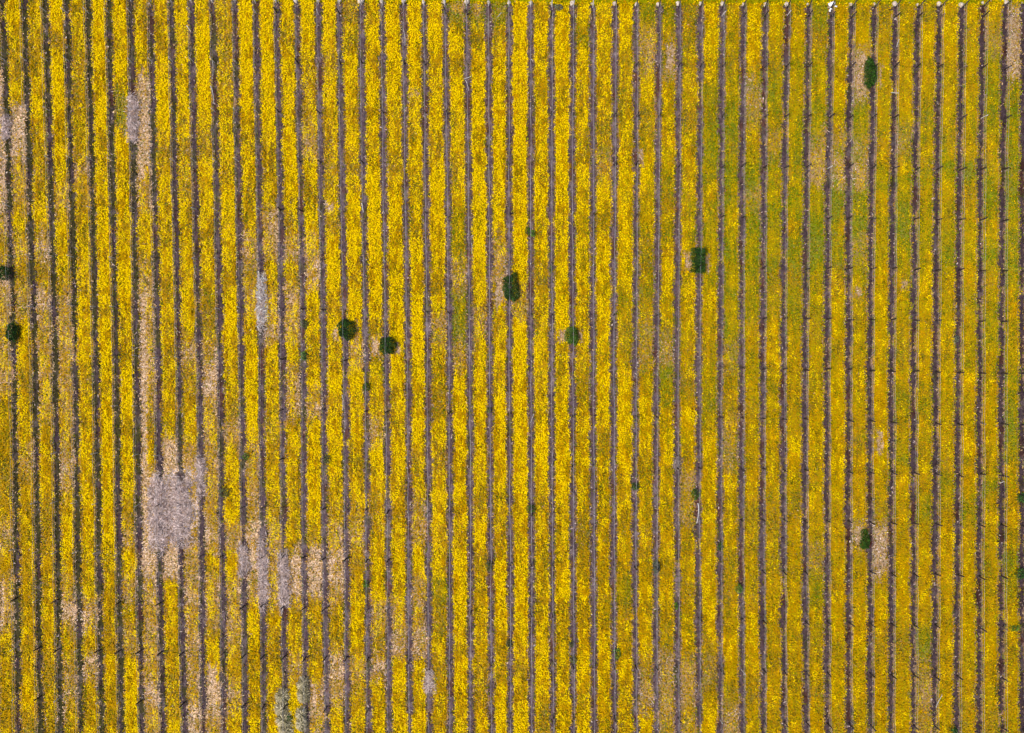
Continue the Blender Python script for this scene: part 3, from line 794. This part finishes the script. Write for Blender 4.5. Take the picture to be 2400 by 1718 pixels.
def make_straw(u0, u1, v0, v1, label):
    cu, cv = (u0 + u1) / 2, (v0 + v1) / 2
    cx, cy = map(float, plan(cu, cv)); a, b = (u1 - u0) / 2 * S, (v1 - v0) / 2 * S
    dark = 'dark grey' in label; white = 'whitest' in label
    sd = int(u0 * 3)
    # low mound below the blades
    tu = np.linspace(-1, 1, 9); tv = np.linspace(-1, 1, max(9, int(2 * b / .3)))
    TU, TV = np.meshgrid(tu, tv)
    rr = np.clip((np.abs(TU) ** 3 + np.abs(TV) ** 5), 0, 1)
    wob = 1 + (fbm(TV * b * 1.0 + 30, np.sign(TU) * 3 + 9, sd, 2) - .5) * .95
    X = TU * a * .74 * wob * np.sqrt(np.clip(1 - .75 * np.abs(TV) ** 4, .1, 1)); Y = TV * b * .8
    Z = .02 + .30 * (1 - rr) * (.5 + fbm(X * 2 + 50, Y * 2 + 50, sd))
    base = np.stack([X.ravel(), Y.ravel(), Z.ravel()], 1)
    k = .45 if dark else 1.0
    cb = np.tile(GREYC * .85 * k, (len(base), 1))
    a *= 1.2; b *= 1.06
    n = int(4 * a * b * 120)
    u = RNG.uniform(-1, 1, n); v = RNG.uniform(-1, 1, n)
    lim = .22 + 1.7 * fbm(u * a * 2.6 + 70, v * b * .55 + 70, sd + 8, 2)
    keep = (np.abs(u) ** 3 + np.abs(v) ** 3.2) < np.minimum(lim, 1.15) * RNG.uniform(.6, 1.1, n)
    u, v = u[keep], v[keep]; n = len(u)
    x = u * a * (1 + (fbm(v * b * 1.0 + 30, np.sign(u) * 3 + 9, sd, 2) - .5) * .95); y = v * b
    z = .08 + .30 * np.clip(1 - np.abs(u) ** 3, 0, 1) * (.5 + fbm(x * 2 + 50, y * 2 + 50, sd)) + RNG.uniform(0, .12, n)
    flow = fbm(x * .55 + 60, y * .55 + 60, sd + 3, 2) * 6.5
    ang = flow + RNG.normal(0, .55, n)
    D = np.stack([np.cos(ang), np.sin(ang), RNG.normal(0, .3, n)], 1)
    Q = free_quads(np.stack([x, y, z], 1), RNG.uniform(.3, .8, n), RNG.uniform(.035, .075, n), D)
    ch = pick(np.stack([.5 + 0 * u, .75 + (.5 if white else 0) + 0 * u, .12 + 0 * u, .14 + 0 * u], 1))
    c = np.stack([GREYC * 1.05, GREYL * 1.05, C(.22, .175, .155), TANC])[ch] * (.72 + .56 * fbm(x * 1.6 + 80, y * 1.6 + 80, sd + 21, 3))[:, None] * RNG.uniform(.82, 1.14, n)[:, None] * k
    if white: c = np.minimum(c * 1.15, .7)
    t_ = np.concatenate([cb, np.repeat(c, 4, axis=0)])
    me = mesh_from('straw_heap', np.concatenate([base, Q.reshape(-1, 3)]), np.concatenate([grid_faces(len(tv), len(tu))[:, ::-1], np.arange(4 * n).reshape(n, 4) + len(base)]), t_)
    o = link('straw_heap', me, M_STRAW, None, (cx, cy, .01))
    tag(o, label, 'straw heap', 'heaps of grey dead grass on the rows')
for s in STRAW: make_straw(*s)

# grey green tussocks near the lower left
TUSS = [(664,1628,15,22,-2.2,'uppermost tussock of the left grey green column near the bottom edge'),(661,1656,14,20,-1.9,'second tussock down the left grey green column near the bottom edge'),
 (668,1682,20,24,-1.7,'widest grey green tussock, in the left column around a dark green bush'),(672,1706,17,18,-1.5,'lowest tussock of the left grey green column, touching the bottom edge'),
 (712,1598,12,17,-2.0,'uppermost tussock of the right grey green column'),(713,1624,13,20,-1.9,'second tussock of the right grey green column, above a gap'),
 (708,1668,11,16,-1.9,'third tussock of the right grey green column, below a gap'),(709,1692,13,17,-1.6,'lowest tussock of the right grey green column')]
def make_tussock(cu, cv, ru, rv, ang0, label):
    n = 1200
    ru *= 1.25; rv *= 1.15
    cx, cy = map(float, plan(cu, cv))
    ang = RNG.uniform(0, 6.28, n); ang = np.where(RNG.random(n) < .65, ang0 + RNG.normal(0, .55, n), ang)
    rad = RNG.random(n) ** .6
    P0 = np.stack([np.cos(ang) * ru * S * .75 * rad, np.sin(ang) * rv * S * .75 * rad, .75 - .5 * rad ** 2 + RNG.uniform(-.08, .08, n)], 1)
    D = np.stack([np.cos(ang), np.sin(ang), -.35 * rad + .2], 1) + RNG.normal(0, .14, (n, 3))
    Q = free_quads(P0, RNG.uniform(.45, 1.0, n), RNG.uniform(.06, .12, n), D)
    ch = pick(np.stack([.5 + 0 * ang, .5 + 0 * ang, .4 + 0 * ang], 1))
    c = np.stack([C(.32, .29, .16), C(.58, .52, .32), C(.74, .66, .46)])[ch] * RNG.uniform(.75, 1.2, n)[:, None]
    o = link('grass_tussock', quads_mesh('grass_tussock', Q, c), M_STRAW, None, (cx, cy, 0))
    tag(o, label, 'tussock', 'grey green grass tussocks on two rows')
for t in TUSS: make_tussock(*t)

# ------------------------------------------------------------------ white stones at the row ends
def stone_mesh(seed, r):
    rs = np.random.default_rng(seed)
    V, F = [], []
    nl, ns = 6, 10
    for a in range(nl + 1):
        ph = math.pi * a / nl
        for s in range(ns):
            th = 2 * math.pi * s / ns
            d = np.array([math.sin(ph) * math.cos(th), math.sin(ph) * math.sin(th), math.cos(ph)])
            k = r * (1 + .28 * (float(vnoise(d[0] * 1.6 + 7, d[1] * 1.6 + d[2] * 2 + 7, seed)) - .5) * 2)
            k *= (np.abs(d) ** 4).sum() ** (-.12)
            V.append((d[0] * k, d[1] * k * .95, max(d[2] * k * .8, -.1) + .05))
    for a in range(nl):
        for s in range(ns):
            F.append((a * ns + s, (a + 1) * ns + s, (a + 1) * ns + (s + 1) % ns, a * ns + (s + 1) % ns))
    me = py_mesh('white_stone', V, F, smooth=False)
    me.materials.append(M_WHITE)
    return me
STONES = [stone_mesh(s, r) for s, r in ((1, .30), (2, .26), (3, .34), (4, .22), (5, .28))]
big = {14: 1.15, 17: 1.25, 18: 1.15, 27: 1.15, 33: 1.3, 31: 1.15, 45: 1.15}
for i in range(6, NR - 1):
    if i in (12,): continue
    u = float(row_u(i, 0)) + random.uniform(-2.5, 1.5); v = float(end_v(u)) + random.uniform(-1.5, 1)
    o = link('white_stone', STONES[i % 5], None, None, (*map(float, plan(u, v)), .1))
    s = big.get(i, 1.0) * random.uniform(.82, 1.05)
    if i in (28, 35, 38, 41, 46, 26): s *= .78
    o.scale = (s, s, s); o.rotation_euler = (0, 0, random.uniform(0, 6.28))
    tag(o, f'white stone at the end of the {row_words(i)}', 'stone', 'white stones at the row ends')

# torn white sheeting by one stone
def sheet(name, cu, cv, l, w, rot, label):
    nx, ny = 9, 6
    X, Y = np.meshgrid(np.linspace(-l / 2, l / 2, nx), np.linspace(-w / 2, w / 2, ny))
    X = X + (vnoise(Y * 6 + 3, X * 6 + 3, 5) - .5) * .15; Y = Y + (vnoise(X * 6 + 3, Y * 6 + 8, 6) - .5) * .12
    Z = .22 + .22 * fbm(X * 3 + 9, Y * 3 + 9, int(cu), 2)
    me = mesh_from(name, np.stack([X.ravel(), Y.ravel(), Z.ravel()], 1), grid_faces(ny, nx)[:, ::-1])
    sol = link(name, me, M_PLASTIC, None, (*map(float, plan(cu, cv)), .12))
    m = sol.modifiers.new('thickness', 'SOLIDIFY'); m.thickness = .01
    sol.rotation_euler = (0, 0, rot)
    tag(sol, label, 'plastic scrap', 'scraps of white sheeting')
sheet('plastic_scrap', 1947, 12, .85, .42, .5, 'larger torn white plastic scrap on a white stone at the top right')
sheet('plastic_scrap', 1943, 26, .5, .22, 1.1, 'smaller white plastic scrap just below a larger one at the top right')
sheet('plastic_scrap', 1956, 19, .35, .22, -.4, 'tiny white plastic scrap right of a larger one at the top right')

# ------------------------------------------------------------------ loose poles and sticks
STICKS = [(1634,1178,1630,1224,.06,'white','pole','long white pole lying beside a soil strip, right of centre'),
 (440.7,63.5,451.5,79.4,.05,'pale','stick','pale stick leaning across a soil strip near the top left'),
 (496,204,505.6,243.6,.045,'pale','stick','long pale stick beside a soil strip in the upper left, right of a straw heap'),
 (499.5,143,502,190,.022,'pale','stick','thin pale rod lying just above the long pale stick'),
 (151,132,164,144,.05,'dark','stick','dark stick slanting over flowers near the top left corner'),
 (1088.5,188,1105.7,184,.04,'pale','stick','short pale stick lying across a row, top centre'),
 (1091,190.6,1099,217,.03,'pale','stick','pale slanted stick below a crosswise stick, top centre'),
 (849,477.6,853.6,500,.06,'white','stick','thick whitish stick on a soil strip, upper left of centre'),
 (804,926,805,961,.035,'pale','stick','pale straight rod at a soil strip edge, left of centre'),
 (2103,95,2095,114,.045,'pale','stick','pale curved stick on a soil strip right of the lens-shaped shrub'),
 (2084.6,219.8,2100.5,223,.045,'white','stick','pale stick lying crosswise below and right of the lens-shaped shrub'),
 (1105.7,570,1106,597,.03,'white','stick','thin white rod beside the row left of the oblong shrub'),
 (1174.5,33,1166.6,45,.04,'pale','stick','crooked pale stick in the green patch at the top centre'),
 (946,72,950,112,.03,'pale','stick','thin pale stick on a soil strip at the top, left of centre'),
 (1250,970,1243,990,.035,'pale','stick','pale stick slanting across the soil strip right of the brightest yellow strip'),
 (2339,1131,2346,1127,.04,'white','stick','short white stick in the second soil strip from the right'),
 (2190,1655,2202,1625,.028,'pale','stick','thin forked pale stick beside a soil strip at the lower right')]
for u0, v0, u1, v1, r, colr, cat, label in STICKS:
    x0, y0 = map(float, plan(u0, v0)); x1, y1 = map(float, plan(u1, v1))
    L = math.hypot(x1 - x0, y1 - y0); nx, ny = -(y1 - y0) / L, (x1 - x0) / L
    bend = .06 * L * (1 if L > 1.5 else .5)
    P = []
    for t in np.linspace(0, 1, 9):
        kx = math.sin(t * math.pi) * bend + .02 * math.sin(t * 9)
        P.append((nx * kx + (x1 - x0) * (t - .5), ny * kx + (y1 - y0) * (t - .5), .42 + .25 * t))
    V, F = tube(P, np.linspace(r, r * .7, 9), 7)
    if 'forked' in label:
        v_, f_ = tube([P[4], (P[4][0] + .25, P[4][1] + .5, .6), (P[4][0] + .35, P[4][1] + 1.0, .7)], [r * .8, r * .6, r * .4], 5)
        F += [tuple(q + len(V) for q in f) for f in f_]; V += v_
    mat = {'white': M_POST_PALE, 'pale': M_POST_PALE, 'dark': M_WOOD_DARK}[colr]
    o = link('pole' if cat == 'pole' else 'stick', py_mesh(cat, V, F), mat, None, ((x0 + x1) / 2, (y0 + y1) / 2, 0))
    tag(o, label, cat, 'loose poles and sticks lying in the field')
print('vineyard built')
